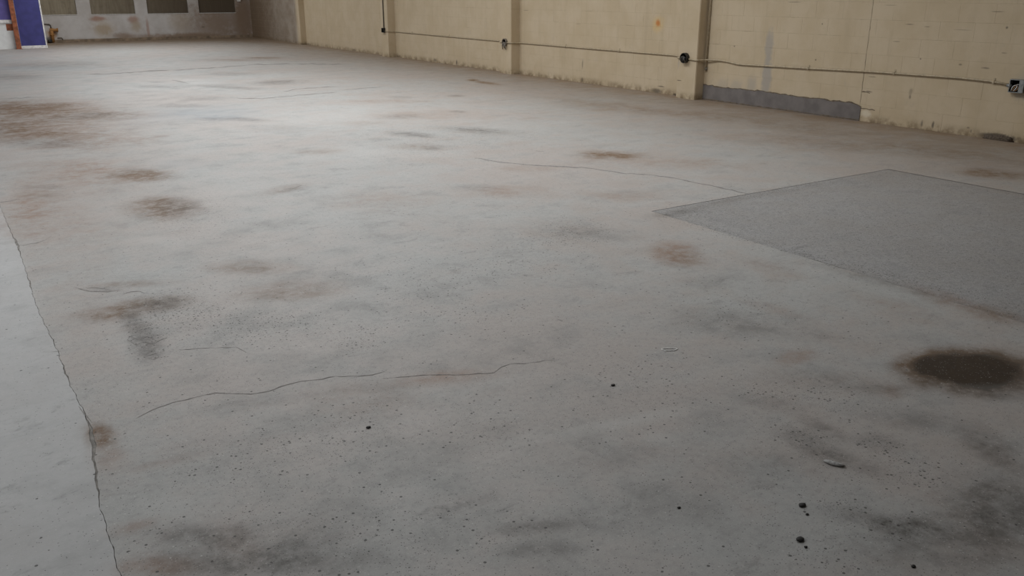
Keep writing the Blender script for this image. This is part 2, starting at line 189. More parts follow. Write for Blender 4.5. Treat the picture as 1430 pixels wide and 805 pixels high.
JOINT = [(0.228,7.462), (0.232,6.621), (0.237,6.045), (0.235,5.672), (0.226,5.223), (0.221,4.948), (0.221,4.719), (0.230,4.402), (0.236,4.124), (0.232,3.847), (0.235,3.693), (0.242,3.487), (0.246,3.376), (0.237,3.219), (0.223,3.072), (0.210,2.931), (0.194,2.761), (0.188,2.663), (0.186,2.563), (0.185,2.494), (0.181,2.377), (0.179,2.282)]

# ---------------------------------------------------------------- helpers
def obj(name, me, mat=None, parent=None, loc=(0, 0, 0)):
    if isinstance(me, bmesh.types.BMesh):
        bm = me; me = bpy.data.meshes.new(name); bm.to_mesh(me); bm.free()
    o = bpy.data.objects.new(name, me); C.objects.link(o)
    o.location = loc
    if mat is not None and len(me.materials) == 0: me.materials.append(mat)
    if parent is not None: o.parent = parent
    return o
def tag(o, label=None, cat=None, group=None, kind=None):
    if label: o['label'] = label
    if cat: o['category'] = cat
    if group: o['group'] = group
    if kind: o['kind'] = kind
    return o
def empty(name, loc=(0, 0, 0)):
    o = bpy.data.objects.new(name, None); C.objects.link(o); o.location = loc; o.empty_display_size = .1
    return o
def box(bm, x0, x1, y0, y1, z0, z1, bev=0):
    r = bmesh.ops.create_cube(bm, size=1, matrix=Matrix.Translation(((x0+x1)/2, (y0+y1)/2, (z0+z1)/2)) @ Matrix.Diagonal((x1-x0, y1-y0, z1-z0, 1)))
    if bev:
        es = list({e for v in r['verts'] for e in v.link_edges})
        bmesh.ops.bevel(bm, geom=es, offset=bev, segments=2, affect='EDGES', clamp_overlap=True)
    return bm
def tube(bm, pts, r, n=10, caps=True):
    pts = [Vector(p) for p in pts]; rings = []
    up = Vector((0, 0, 1))
    for i, p in enumerate(pts):
        t = (pts[min(i+1, len(pts)-1)] - pts[max(i-1, 0)]).normalized()
        a = t.cross(up)
        if a.length < .05: a = t.cross(Vector((0, 1, 0)))
        a.normalize(); b = a.cross(t).normalized()
        rr = r[i] if isinstance(r, (list, tuple)) else r
        rings.append([bm.verts.new(p + (a * math.cos(k*2*math.pi/n) + b * math.sin(k*2*math.pi/n)) * rr) for k in range(n)])
    for q, s in zip(rings[:-1], rings[1:]):
        for k in range(n):
            f = bm.faces.new((q[k], q[(k+1) % n], s[(k+1) % n], s[k])); f.smooth = True
    if caps:
        bm.faces.new(rings[0][::-1]); bm.faces.new(rings[-1])
    bmesh.ops.recalc_face_normals(bm, faces=bm.faces)
    return bm
def fillet(pts, rad=.05, n=4):
    """rounds the corners of a polyline, as a bent pipe does"""
    P = [Vector(p) for p in pts]; out = [P[0]]
    for a, b, c in zip(P[:-2], P[1:-1], P[2:]):
        d1, d2 = (a-b), (c-b); r = min(rad, d1.length*.45, d2.length*.45)
        p, q = b + d1.normalized()*r, b + d2.normalized()*r
        for k in range(n+1):
            t = k/n; out.append(p*(1-t)**2 + b*2*t*(1-t) + q*t*t)
    return out + [P[-1]]

class NT:
    """small node-tree writer"""
    def __init__(s, name):
        s.mat = bpy.data.materials.new(name); s.mat.use_nodes = True
        s.t = s.mat.node_tree; s.n = s.t.nodes
        s.bsdf = s.n['Principled BSDF']
    def add(s, typ, ins=None, **kw):
        nd = s.n.new(typ)
        for k, v in kw.items(): setattr(nd, k, v)
        for k, v in (ins or {}).items(): s.put(nd.inputs[k], v)
        return nd
    def put(s, sock, v):
        if isinstance(v, bpy.types.NodeSocket): s.t.links.new(v, sock)
        else:
            if sock.type == 'RGBA' and len(v) == 3: v = (*v, 1)
            sock.default_value = v
    def math(s, op, a, b=0., c=None, clamp=False):
        nd = s.n.new('ShaderNodeMath'); nd.operation = op; nd.use_clamp = clamp
        s.put(nd.inputs[0], a); s.put(nd.inputs[1], b)
        if c is not None: s.put(nd.inputs[2], c)
        return nd.outputs[0]
    def rng(s, v, a, b, c=0., d=1., smooth=True):
        nd = s.n.new('ShaderNodeMapRange'); nd.interpolation_type = 'SMOOTHSTEP' if smooth else 'LINEAR'
        for i, q in enumerate((v, a, b, c, d)): s.put(nd.inputs[i], q)
        return nd.outputs[0]
    def mix(s, f, a, b, mode='MIX'):
        nd = s.n.new('ShaderNodeMix'); nd.data_type = 'RGBA'; nd.blend_type = mode
        s.put(nd.inputs[0], f); s.put(nd.inputs[6], a); s.put(nd.inputs[7], b)
        return nd.outputs[2]
    def noise(s, vec, scale, detail=4., rough=.55, dist=0., color=False):
        nd = s.add('ShaderNodeTexNoise', {'Vector': vec, 'Scale': scale, 'Detail': detail, 'Roughness': rough, 'Distortion': dist})
        return nd.outputs[1 if color else 0]
    def pos(s):
        return s.add('ShaderNodeNewGeometry').outputs['Position']
    def sep(s, v):
        return s.add('ShaderNodeSeparateXYZ', {0: v}).outputs
    def scale(s, v, k):
        return s.add('ShaderNodeVectorMath', {0: v, 1: k}, operation='MULTIPLY').outputs[0]
    def bump(s, h, strength=.3, dist=.01):
        nd = s.add('ShaderNodeBump', {'Height': h, 'Strength': strength, 'Distance': dist}); return nd.outputs[0]
    def out(s, color, rough=.7, normal=None, metal=0., spec=.5):
        s.put(s.bsdf.inputs['Base Color'], color); s.put(s.bsdf.inputs['Roughness'], rough)
        s.put(s.bsdf.inputs['Metallic'], metal); s.put(s.bsdf.inputs['Specular IOR Level'], spec)
        if normal is not None: s.put(s.bsdf.inputs['Normal'], normal)
        return s.mat

def simple(name, col, rough=.6, metal=0., var=.15, scale=30., bump=.1, spec=.5):
    t = NT(name); p = t.pos(); n = t.noise(p, scale, 5)
    dark = tuple(c*(1-var) for c in col); light = tuple(min(1, c*(1+var)) for c in col)
    return t.out(t.mix(t.rng(n, .3, .7), dark, light), rough, t.bump(n, bump, .004) if bump else None, metal, spec)

# ---------------------------------------------------------------- materials
def concrete(name, warm, cool, speck=1.0, attrs=True):
    t = NT(name); p = t.pos()
    wob = t.noise(p, 1.3, 4, .6)
    large = t.noise(p, .55, 7, .62); mid = t.noise(p, 3.2, 8, .65); fine = t.noise(p, 34., 6, .7); grit = t.noise(p, 210., 3, .6)
    col = t.mix(t.rng(t.math('ADD', t.math('MULTIPLY', large, .6), t.math('MULTIPLY', mid, .4)), .40, .60), warm, cool)
    col = t.mix(t.rng(mid, .50, .70, 0, .34), col, tuple(c*.58 for c in warm))
    band = t.noise(t.scale(p, (.55, 1.5, 1)), 1.9, 9, .70, .6)
    col = t.mix(t.rng(band, .53, .70, 0, .30), col, tuple(c*.60 for c in cool))
    col = t.mix(t.rng(band, .46, .30, 0, .25), col, tuple(min(1, c*1.22) for c in cool))
    col = t.mix(t.rng(fine, .44, .70, 0, min(.5, .30*speck)), col, tuple(c*.52 for c in cool))
    scuff = t.noise(t.scale(p, (.8, 1.3, 1)), 5.5, 10, .74, .5)
    col = t.mix(t.math('MULTIPLY', t.rng(scuff, .56, .66), t.rng(large, .40, .58, .05, .42)), col, tuple(c*.45 for c in cool))
    cellcol = t.add('ShaderNodeTexVoronoi', {'Vector': p, 'Scale': 78., 'Randomness': 1.})
    rnd = t.sep(cellcol.outputs['Color']); dist = cellcol.outputs['Distance']
    if attrs:
        a = t.add('ShaderNodeAttribute', attribute_name='st'); ch = t.sep(a.outputs['Vector']); pit = a.outputs['Alpha']
        b = t.add('ShaderNodeAttribute', attribute_name='su'); cu = t.sep(b.outputs['Vector'])
        streak = t.noise(p, 2.6, 9, .68, .4)
        g1 = t.rng(streak, .30, .68, .45, 1.3); g2 = t.rng(t.noise(p, 11., 9, .74), .32, .66, .40, 1.35)
        gm = t.math('MULTIPLY', g1, g2)
        col = t.mix(t.math('MULTIPLY', cu[0], g1, clamp=True), col, (.315, .33, .345))
        col = t.mix(t.math('MULTIPLY', t.math('MULTIPLY', cu[1], .8), g1, clamp=True), col, (.50, .495, .485))
        col = t.mix(t.math('MULTIPLY', t.math('MULTIPLY', ch[1], gm), 1.3, clamp=True), col, (.285, .205, .165))
        col = t.mix(t.math('MULTIPLY', t.math('MULTIPLY', t.math('ADD', ch[0], t.math('MULTIPLY', t.math('MAXIMUM', t.math('SUBTRACT', ch[0], .9), 0.), 2.)), gm), 1.2, clamp=True), col, (.165, .105, .065))
        col = t.mix(t.math('MULTIPLY', t.math('MULTIPLY', t.math('ADD', ch[2], t.math('MULTIPLY', t.math('MAXIMUM', t.math('SUBTRACT', ch[2], .85), 0.), 2.)), gm), 1.15, clamp=True), col, (.085, .078, .072))
        col = t.mix(t.math('MULTIPLY', t.math('SUBTRACT', ch[0], .95), t.math('MULTIPLY', g2, 2.4), clamp=True), col, (.026, .016, .010))
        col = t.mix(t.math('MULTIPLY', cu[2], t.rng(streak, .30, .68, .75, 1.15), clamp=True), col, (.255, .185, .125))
    else:
        pit = .12
    # popped-out aggregate: sparse dark pits and pale stones
    thr = t.math('ADD', t.math('MULTIPLY', pit, .46), .032*speck)
    size = t.math('MULTIPLY', rnd[2], .26)
    inpit = t.math('MULTIPLY', t.math('LESS_THAN', rnd[0], thr), t.rng(dist, t.math('ADD', size, .06), t.math('ADD', size, .17), 1, 0))
    col = t.mix(t.math('MULTIPLY', inpit, .82), col, (.055, .052, .05))
    stone = t.math('MULTIPLY', t.math('GREATER_THAN', rnd[1], 1 - .05*speck), t.rng(dist, .16, .28, 1, 0))
    col = t.mix(t.math('MULTIPLY', stone, .5), col, (.62, .61, .60))
    v2 = t.add('ShaderNodeTexVoronoi', {'Vector': p, 'Scale': 170.})
    r2 = t.sep(v2.outputs['Color'])
    f2 = t.math('MULTIPLY', t.math('LESS_THAN', r2[0], t.math('ADD', t.math('MULTIPLY', pit, .30), .10*speck)), t.rng(v2.outputs['Distance'], .25, .42, 1, 0))
    col = t.mix(t.math('MULTIPLY', f2, .7), col, (.08, .078, .075))
    f3 = t.math('MULTIPLY', t.math('GREATER_THAN', r2[1], 1 - .09*speck), t.rng(v2.outputs['Distance'], .25, .42, 1, 0))
    col = t.mix(t.math('MULTIPLY', f3, .35), col, (.60, .59, .58))
    col = t.mix(t.rng(grit, .35, .65, 0, min(1, .32*speck)), col, (.68, .68, .68), 'MULTIPLY')
    rough = t.rng(mid, .35, .65, .50, .68)
    h = t.math('SUBTRACT', t.math('ADD', t.math('MULTIPLY', fine, .5), t.math('MULTIPLY', mid, .10)), t.math('MULTIPLY', t.math('ADD', inpit, f2), .6))
    return t.out(col, rough, t.bump(h, .25, .006), 0., .31)

M = {}
M['floor'] = concrete('old_concrete', (.41, .376, .358), (.41, .412, .407))
M['slab'] = concrete('newer_concrete', (.425, .42, .42), (.45, .452, .455), .4)
M['patch'] = concrete('repair_concrete', (.345, .34, .34), (.38, .38, .385), 2.6)
M['crack'] = simple('crack_dirt', (.225, .21, .20), .95, 0, .3, 40., 0)
M['joint'] = simple('joint_dirt', (.22, .205, .19), .95, 0, .3, 20., 0)

def blobs(t, col, u, w, items, warp):
    """stains with a shape of their own, a few mixed with painted corner shade, at (u, w) on a wall: u, w, radius u, radius w, colour, strength"""
    for (cu, cw, ru, rw, c, s, edge) in items:
        du = t.math('DIVIDE', t.math('SUBTRACT', t.math('ADD', u, t.math('MULTIPLY', warp, ru*1.1)), cu + ru*.55), ru)
        dw = t.math('DIVIDE', t.math('SUBTRACT', t.math('SUBTRACT', w, t.math('MULTIPLY', warp, rw*1.1)), cw - rw*.55), rw)
        r = t.math('SQRT', t.math('ADD', t.math('MULTIPLY', du, du), t.math('MULTIPLY', dw, dw)))
        col = t.mix(t.rng(r, edge, 1.1, s, 0), col, c)
    return col

# chips, dashes and nail holes on the cream wall: y, z, half sizes, strength
MARKS = [(6.20, 1.18, .07, .008, .7), (5.98, 1.16, .05, .007, .6), (6.34, .98, .06, .007, .6), (5.2, 1.34, .08, .008, .6), (5.51, .77, .025, .014, .7), (5.22, .75, .06, .012, .7),
         (6.60, .55, .07, .008, .6), (6.62, .37, .06, .012, .85), (6.06, .36, .018, .035, .7), (5.86, .07, .016, .05, .85), (5.30, .09, .022, .012, .7), (5.26, .06, .012, .025, .7),
         (7.42, 1.15, .014, .012, .9), (7.46, .70, .016, .014, .9), (5.07, 1.18, .018, .016, .9), (6.0, .80, .014, .012, .9), (8.88, .80, .016, .014, .8),
         (12.55, 1.0, .09, .006, .5), (14.2, 1.2, .10, .008, .6), (5.05, .92, .04, .008, .6), (6.48, 1.39, .10, .006, .5), (5.55, 1.14, .12, .006, .5), (7.9, 1.41, .12, .008, .6)]
def right_wall_paint():
    t = NT('cream_paint'); p = t.pos(); x = t.sep(p); y, z = x[1], x[2]
    n = t.noise(p, 2.2, 7, .62); n2 = t.noise(p, 11., 7, .66); n3 = t.noise(p, 70., 4, .6)
    vert = t.noise(t.scale(p, (1, 3.2, .28)), 2.6, 6, .6)
    col = t.mix(t.rng(n, .35, .65), (.505, .405, .272), (.55, .45, .318))
    col = t.mix(t.rng(vert, .5, .74, 0, .22), col, (.36, .285, .185))
    col = t.mix(t.rng(n2, .56, .74, 0, .25), col, (.40, .33, .23))
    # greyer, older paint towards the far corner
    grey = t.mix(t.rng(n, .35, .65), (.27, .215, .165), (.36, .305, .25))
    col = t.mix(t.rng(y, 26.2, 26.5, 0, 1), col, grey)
    warp = n2
    G = (.36, .325, .285); D = (.09, .075, .06); R = (.50, .19, .05); Hh = (.62, .44, .20); K = (.03, .026, .022)
    items = [(8.24, .42, .10, .34, G, .85, .5), (8.25, .84, .085, .26, G, .75, .5), (8.50, .30, .12, .16, G, .55, .3), (8.78, .26, .14, .12, G, .45, .3), (9.05, .24, .16, .12, G, .35, .3),
             (10.5, 1.055, .17, .15, Hh, .8, .1), (10.5, 1.07, .075, .075, R, .95, .2),
             (9.86, .50, .09, .10, G, .7, .2), (9.87, .585, .10, .07, K, .6, .2),
             (4.95, .03, .26, .05, D, .95, .5), (10.45, .03, .16, .05, D, .8, .3), (10.03, .01, .06, .03, K, .9, .3), (10.35, .11, .10, .012, D, .7, .3),
             (4.72, .58, .22, .22, (.33, .32, .29), .6, .2), (5.72, .07, .02, .05, D, .8, .3), (6.06, .42, .03, .05, D, .35, .3), (9.78, .26, .07, .008, D, .8, .3),
             (12.4, .32, .025, .09, D, .5, .3), (12.4, .05, .05, .05, D, .7, .3), (16.9, .06, .04, .07, D, .8, .3), (17.9, .05, .10, .05, D, .6, .3),
             (6.62, .10, .10, .05, (.70, .63, .50), .7, .4), (14.9, .01, .12, .03, D, .6, .3), (19.8, .02, .12, .05, D, .6, .3), (22.5, .03, .15, .04, D, .6, .3), (26.0, .02, .3, .05, D, .5, .3), (30.9, .6, 2.6, 3.0, (.17, .115, .07), .85, .15)]  # last broad blob: corner dirt with the dimmer light there painted in
    items += [(y_, z_, ry_, rz_, D, s_*.8, .3) for (y_, z_, ry_, rz_, s_) in MARKS]
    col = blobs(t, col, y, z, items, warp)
    # grime caught in parts of the bed joints
    fr = t.math('ABSOLUTE', t.math('SUBTRACT', t.math('FRACT', t.math('ADD', t.math('DIVIDE', z, .2032), .5)), .5))
    jm = t.math('MULTIPLY', t.rng(fr, .008, .03, 1, 0), t.rng(t.noise(t.scale(p, (1, .7, 3)), 2.4, 7, .7), .55, .70))
    col = t.mix(t.math('MULTIPLY', jm, .6), col, (.22, .165, .105))
    wear = t.noise(p, 3.6, 9, .72)
    col = t.mix(t.rng(wear, .60, .72, 0, .35), col, (.40, .345, .27))
    # splash dirt along the foot of the wall
    dirt = t.math('MULTIPLY', t.rng(z, .0, .13, 1, 0), t.rng(t.noise(p, 5.5, 8, .7), .36, .62))
    col = t.mix(t.math('MULTIPLY', dirt, .85), col, (.17, .115, .06))
    pk = t.add('ShaderNodeTexVoronoi', {'Vector': p, 'Scale': 4.5}); rr = t.sep(pk.outputs['Color'])
    spot = t.math('MULTIPLY', t.math('LESS_THAN', rr[0], .22), t.rng(pk.outputs['Distance'], .025, .06, 1, 0))
    col = t.mix(t.math('MULTIPLY', spot, .75), col, D)
    return t.out(col, .62, t.bump(t.math('ADD', n2, t.math('MULTIPLY', n3, .4)), .35, .006), 0., .35)
M['cream'] = right_wall_paint()
M['mortar'] = simple('painted_mortar', (.44, .365, .255), .75, 0, .25, 9., .2)
M['cement'] = simple('grey_cement', (.168, .150, .143), .9, 0, .18, 5., .5)

def back_wall_paint():
    t = NT('dirty_white_paint'); p = t.pos(); x = t.sep(p); X, z = x[0], x[2]
    n = t.noise(p, 1.6, 7, .62); n2 = t.noise(p, 7., 8, .68)
    col = t.mix(t.rng(n, .35, .65), (.47, .44, .42), (.57, .55, .54))
    Rd = (.36, .22, .17); Tn = (.38, .29, .19); Br = (.235, .16, .105)
    items = [(4.68, .70, .34, .11, Rd, .9, .3), (4.80, .38, .42, .32, Tn, .75, .2), (5.74, .66, .22, .16, Rd, .75, .3), (5.35, .15, .40, .16, Br, .7, .3), (6.16, .35, .06, .45, Rd, .6, .4),
             (5.8, .45, .22, .25, Tn, .6, .2), (6.0, .12, .9, .12, Br, .5, .2), (7.4, .1, 1.5, .14, Br, .85, .3), (8.5, .5, 1.5, 1.2, Br, .8, .1), (9.4, .6, .5, 1.6, Br, .85, .3),  # the two tall brown blobs mix dirt with painted shade near the corner
             (3.28, .28, .17, .22, (.45, .22, .06), .8, .2), (3.15, .10, .13, .10, (.05, .04, .035), .7, .3), (7.95, .38, .08, .03, (.12, .1, .08), .6, .3), (7.2, .6, .5, .5, Tn, .4, .2)]
    col = blobs(t, col, X, z, items, n2)
    dirt = t.math('MULTIPLY', t.rng(z, 0, .16, 1, 0), t.rng(n2, .30, .58))
    col = t.mix(t.math('MULTIPLY', dirt, .8), col, (.20, .145, .095))
    return t.out(col, .7, t.bump(n2, .3, .008), 0., .3)
M['white'] = back_wall_paint()
M['plain'] = simple('plain_wall_paint', (.60, .57, .52), .75, 0, .08, 2., .1)
M['roof'] = simple('roof_underside', (.42, .40, .37), .8, 0, .1, 2., .1)
M['frame'] = simple('painted_frame', (.50, .48, .46), .6, 0, .2, 25., .2)
M['board'] = None
def board_mat():
    t = NT('dull_olive_board'); p = t.pos(); x = t.sep(p)
    n = t.noise(t.scale(p, (9, 1, .7)), 2.2, 6, .6); n2 = t.noise(p, 6., 6, .6)
    col = t.mix(t.rng(n, .3, .7), (.235, .195, .135), (.32, .275, .20))
    col = t.mix(t.rng(n2, .5, .7, 0, .35), col, (.13, .095, .065))
    col = t.mix(t.rng(x[0], 2.6, 8.0, 0, .88), col, (.065, .045, .028))  # darkens the boards towards the corner, painting in the weaker light there
    return t.out(col, .6, t.bump(n2, .15, .005), 0., .4)
M['board'] = board_mat()
def glass_mat():
    t = NT('dusty_glass')
    t.put(t.bsdf.inputs['Transmission Weight'], .7)
    n = t.noise(t.pos(), 8., 5)
    return t.out(t.mix(n, (.75, .78, .78), (.9, .92, .92)), .25, None, 0., .5)
M['glass'] = glass_mat()
M['blue'] = simple('blue_paint', (.050, .050, .205), .55, 0, .12, 6., .15)
M['bluehi'] = simple('violet_blue_paint', (.135, .11, .36), .55, 0, .12, 6., .15)
M['trimwhite'] = simple('white_trim', (.76, .74, .73), .6, 0, .2, 14., .2)
M['dado'] = simple('white_dado', (.80, .81, .81), .6, 0, .07, 5., .1)
M['primer'] = simple('red_primer', (.30, .095, .042), .65, 0, .35, 14., .3)
M['conduit'] = simple('painted_conduit', (.42, .345, .235), .5, .0, .2, 30., .1)
M['black'] = simple('black_enamel', (.012, .011, .010), .5, 0, .3, 40., .1)
M['steel'] = simple('galvanised_steel', (.27, .28, .28), .5, .7, .25, 30., .15)
M['dullbox'] = simple('dull_painted_box', (.19, .165, .135), .6, .1, .3, 40., .2)
M['darkpipe'] = simple('dark_iron', (.10, .075, .055), .55, .4, .3, 30., .2)
M['rust'] = simple('flaking_rust', (.36, .175, .055), .85, 0, .4, 40., .6)
M['pebble'] = simple('dark_pebble', (.022, .020, .019), .7, 0, .3, 200., .2)
M['chip'] = simple('grey_chip', (.34, .335, .33), .85, 0, .25, 120., .3)
M['plaster'] = simple('pale_plaster', (.85, .84, .82), .8, 0, .2, 120., .3)
M['wire'] = simple('copper_wire', (.35, .20, .10), .5, .5, .2, 60., 0)
M['cable'] = simple('grey_cable', (.13, .115, .095), .6, 0, .2, 60., 0)

# ---------------------------------------------------------------- the floor
JX = np.array([p[0] for p in JOINT])[::-1]; JY = np.array([p[1] for p in JOINT])[::-1]
def joint_x(y):
    far = np.clip((y - 7.4) / 20, 0, 1)
    return np.where(y > 7.46, .228, np.interp(y, JY, JX)) + .0025*np.sin(y*37.) + .0015*np.sin(y*91 + 1)
_w = [(rng.uniform(0, 6.3), rng.uniform(1.5, 9), rng.uniform(0, 6.3)) for _ in range(14)]
def warp(x, y):
    u = np.zeros_like(x); v = np.zeros_like(x)
    for i, (a, f, ph) in enumerate(_w):
        s = np.sin((x*np.cos(a) + y*np.sin(a))*f + ph) / f
        if i % 2: u += s
        else: v += s
    return u, v
def stain_shade_layers(x, y):
    L = {k: np.zeros_like(x) for k in 'brdpul'}
    wu, wv = warp(x, y)
    for (cx, cy, ax, ay, bx, by, ch, s) in STAINS_SHADE:
        det = ax*by - ay*bx
        if abs(det) < 1e-9: continue
        size = min(1., .25 + .3*math.sqrt(abs(det)))
        dx = x - cx + wu*.35*size*math.sqrt(abs(det)); dy = y - cy + wv*.35*size*math.sqrt(abs(det))
        p = (dx*by - dy*bx)/det; q = (ax*dy - ay*dx)/det
        r = np.sqrt(p*p + q*q); t = np.clip((1.38 - r)/1.2, 0, 1); val = s*t*t*(3 - 2*t)
        L[ch] = 1 - (1 - np.clip(L[ch], 0, .999))*(1 - np.clip(val, 0, 1)) if ch in 'ul' else L[ch] + val
    # dirt swept up against the walls
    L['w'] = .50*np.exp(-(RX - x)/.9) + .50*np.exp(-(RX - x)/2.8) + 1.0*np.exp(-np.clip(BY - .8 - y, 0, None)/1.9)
    return L
def floor_part(name, xs, ys, mat, warp_x=None, hole=None, parent=None, z=0., jitter=None):
    X, Y = np.meshgrid(xs, ys); X0, Y0 = X.copy(), Y.copy()
    if warp_x is not None: X, Y = warp_x(X, Y)
    ny, nx = X.shape
    Z = np.full_like(X, z)
    if jitter is not None: Z = Z + jitter(X, Y)
    co = np.stack([X, Y, Z], -1).reshape(-1, 3)
    idx = np.arange(nx*ny).reshape(ny, nx)
    q = np.stack([idx[:-1, :-1], idx[:-1, 1:], idx[1:, 1:], idx[1:, :-1]], -1)
    if hole is not None:
        mx = (X0[:-1, :-1] + X0[1:, 1:])/2; my = (Y0[:-1, :-1] + Y0[1:, 1:])/2
        x0, x1, y0, y1 = hole
        q = q[~((mx > x0) & (mx < x1) & (my > y0) & (my < y1))]
    q = q.reshape(-1, 4)
    me = bpy.data.meshes.new(name)
    me.vertices.add(len(co)); me.vertices.foreach_set('co', co.ravel())
    me.loops.add(q.size); me.loops.foreach_set('vertex_index', q.ravel().astype(np.int32))
    me.polygons.add(len(q)); me.polygons.foreach_set('loop_start', np.arange(0, q.size, 4, dtype=np.int32))
    me.update(calc_edges=True); me.validate()
    L = stain_shade_layers(X.ravel(), Y.ravel())
    a = me.attributes.new('st', 'FLOAT_COLOR', 'POINT')
    a.data.foreach_set('color', np.stack([L['b'], L['r'], L['d'], L['p']], -1).astype(np.float32).ravel())
    b = me.attributes.new('su', 'FLOAT_COLOR', 'POINT')
    b.data.foreach_set('color', np.stack([L['u'], L['l'], L['w'], L['u']*0 + 1], -1).astype(np.float32).ravel())
    o = obj(name, me, mat, parent)
    return o
PX0, PX1, PY0, PY1 = 4.27, 7.17, .8, 4.62
def lines(*seg):
    out = []
    for a, b, s in seg:
        n = max(1, int(round((b - a)/s))); out.append(np.linspace(a, b, n, endpoint=False))
    return np.concatenate(out + [np.array([seg[-1][1]])])
GAP = .006
xs = lines((.23, PX0, .022), (PX0, PX1, .03), (PX1, RX + .02, .05))
ys = lines((FY, .7, .2), (.7, .8, .05), (.8, PY1, .022), (PY1, 8, .026), (8, 16, .05), (16, BY + .02, .09))
def main_warp(X, Y):
    w = np.clip(1 - (X - .23)/1.0, 0, 1)
    gapw = GAP*.3 + .004*np.clip(np.sin(Y*5.1) + np.sin(Y*13 + 2) - .6, 0, 2) + .014*np.exp(-((Y - 3.15)/.16)**2) + .010*np.exp(-((Y - 6.2)/.2)**2)
    return X + w*(joint_x(Y) - .23) + (X < .231)*gapw, Y
floor = floor_part('floor', xs, ys, M['floor'], main_warp, hole=(PX0, PX1, PY0, PY1))
tag(floor, 'worn grey concrete floor with brown stains and fine cracks', 'floor', kind='structure')
xl = lines((LX, -1.4, .15), (-1.4, .23, .03))
def left_warp(X, Y):
    w = np.clip((X + 1.4)/1.63, 0, 1)
    return X + w*(joint_x(Y) - .23), Y
slab = floor_part('slab', xl, lines((FY, 1, .2), (1, 9, .03), (9, BY, .12)), M['slab'], left_warp, parent=floor)
tag(slab, 'paler smoother concrete slab strip along the left joint')
def patch_warp(X, Y):
    gx = .003 + .0035*(1 + np.sin(Y*9)*np.sin(Y*23 + 1)) + .006*np.clip(np.sin(Y*4.3 + .8), 0, 1)**4
    ex = (X < PX0 + .001)*gx - (X > PX1 - .001)*.008
    gy = .0004 + .004*np.clip(np.sin(X*7) + np.sin(X*17) - 1., 0, 2)
    return X + ex, Y - (Y > PY1 - .001)*gy
patch = floor_part('patch', lines((PX0, PX1, .025)), lines((PY0, PY1, .025)), M['patch'], patch_warp, parent=floor, z=-.002)
tag(patch, 'blue-grey rectangular repair patch cut into the floor')
bm = bmesh.new(); box(bm, LX, RX + .1, FY, BY + .1, -.2, -.003)
obj('joint_filler', bm, M['joint'], floor)
for pl in CRACKS:
    bm = bmesh.new(); n = len(pl)//2
    vs_ = [bm.verts.new((x, y, .0009)) for x, y in pl]
    for i in range(n - 1):
        bm.faces.new((vs_[i], vs_[i+1], vs_[2*n-2-i], vs_[2*n-1-i]))
    bmesh.ops.recalc_face_normals(bm, faces=bm.faces)
    for f in bm.faces:
        if f.normal.z < 0: f.normal_flip()
    obj('crack', bm, M['crack'], floor)

# ---------------------------------------------------------------- right wall: painted concrete blocks, pilasters
bm = bmesh.new(); box(bm, RX + .0012, RX + .25, FY, BY + .3, -.1, TOP)
wall_right = tag(obj('wall_right', bm, M['mortar']), 'cream painted concrete block wall with shallow pilasters', 'wall', kind='structure')
PIL = [(9.43, 9.83, .17), (14.42, 14.82, .19), (19.92, 20.32, .19), (26.1, 26.5, .17), (4.0, 4.4, .17), (-1.4, -1.0, .17)]
BL, BH, BT = .4064, .2032, .045
def block_mesh(name, ln):
    bm = bmesh.new(); g = .0004; b = .0014
    y0, y1, z0, z1 = -ln/2 + g, ln/2 - g, -BH/2 + g, BH/2 - g
    f = [bm.verts.new(v) for v in ((0, y0+b, z0+b), (0, y1-b, z0+b), (0, y1-b, z1-b), (0, y0+b, z1-b))]
    e = [bm.verts.new(v) for v in ((b, y0, z0), (b, y1, z0), (b, y1, z1), (b, y0, z1))]
    k = [bm.verts.new(v) for v in ((BT, y0, z0), (BT, y1, z0), (BT, y1, z1), (BT, y0, z1))]
    bm.faces.new(f)
    for i in range(4):
        j = (i+1) % 4
        bm.faces.new((f[i], e[i], e[j], f[j])); bm.faces.new((e[i], k[i], k[j], e[j]))
    bm.faces.new(k[::-1]); bmesh.ops.recalc_face_normals(bm, faces=bm.faces)
    me = bpy.data.meshes.new(name); bm.to_mesh(me); bm.free(); me.materials.append(M['cream']); return me
full, half = block_mesh('block_full', BL), block_mesh('block_half', BL/2)
cand = []
bounds = [FY + .02] + sorted([v for a, b, _ in PIL for v in (a, b)]) + [BY - .01]
spans = [(bounds[i], bounds[i+1]) for i in range(0, len(bounds), 2)]
CONTROL = 6.72
spans = [s for a, b in spans for s in ([(a, CONTROL - .004), (CONTROL + .004, b)] if a < CONTROL < b else [(a, b)])]
for (a, b) in spans:
    for row in range(25):
        z = BH*(row + .5); y = a
        first = True
        while y < b - .03:
            ln = BL/2 if (first and row % 2) else BL
            ln = min(ln, b - y)
            if b - (y + ln) < .08: ln = b - y
            cand.append((y, ln, z, row)); y += ln; first = False
def in_view(c):
    d = Vector((RX, c[0] + c[1]/2, c[2])) - Vector((0, 0, EYE)); zf = d.dot(fwd)
    u = 715 + 1195*d.dot(rgt)/zf; v = 402.5 - 1195*d.dot(upv)/zf
    return zf > 0 and -40 < u < 1500 and v > -18
seen = sorted([c for c in cand if in_view(c)], key=lambda c: c[0])[:300]
seen_set = set(seen)
cube_cache = {}
for (y, ln, z, row) in seen:
    if z < .2 and 6.72 < y + ln/2 < 9.43: pass
    key = round(ln, 3)
    me = full if abs(ln - BL) < .002 else half if abs(ln - BL/2) < .002 else cube_cache.get(key)
    if me is None: me = cube_cache[key] = block_mesh('block_cut', ln)
    obj('concrete_block', me, None, wall_right, (RX + random.uniform(-.0007, .0007), y + ln/2, z))
V, F = [], []
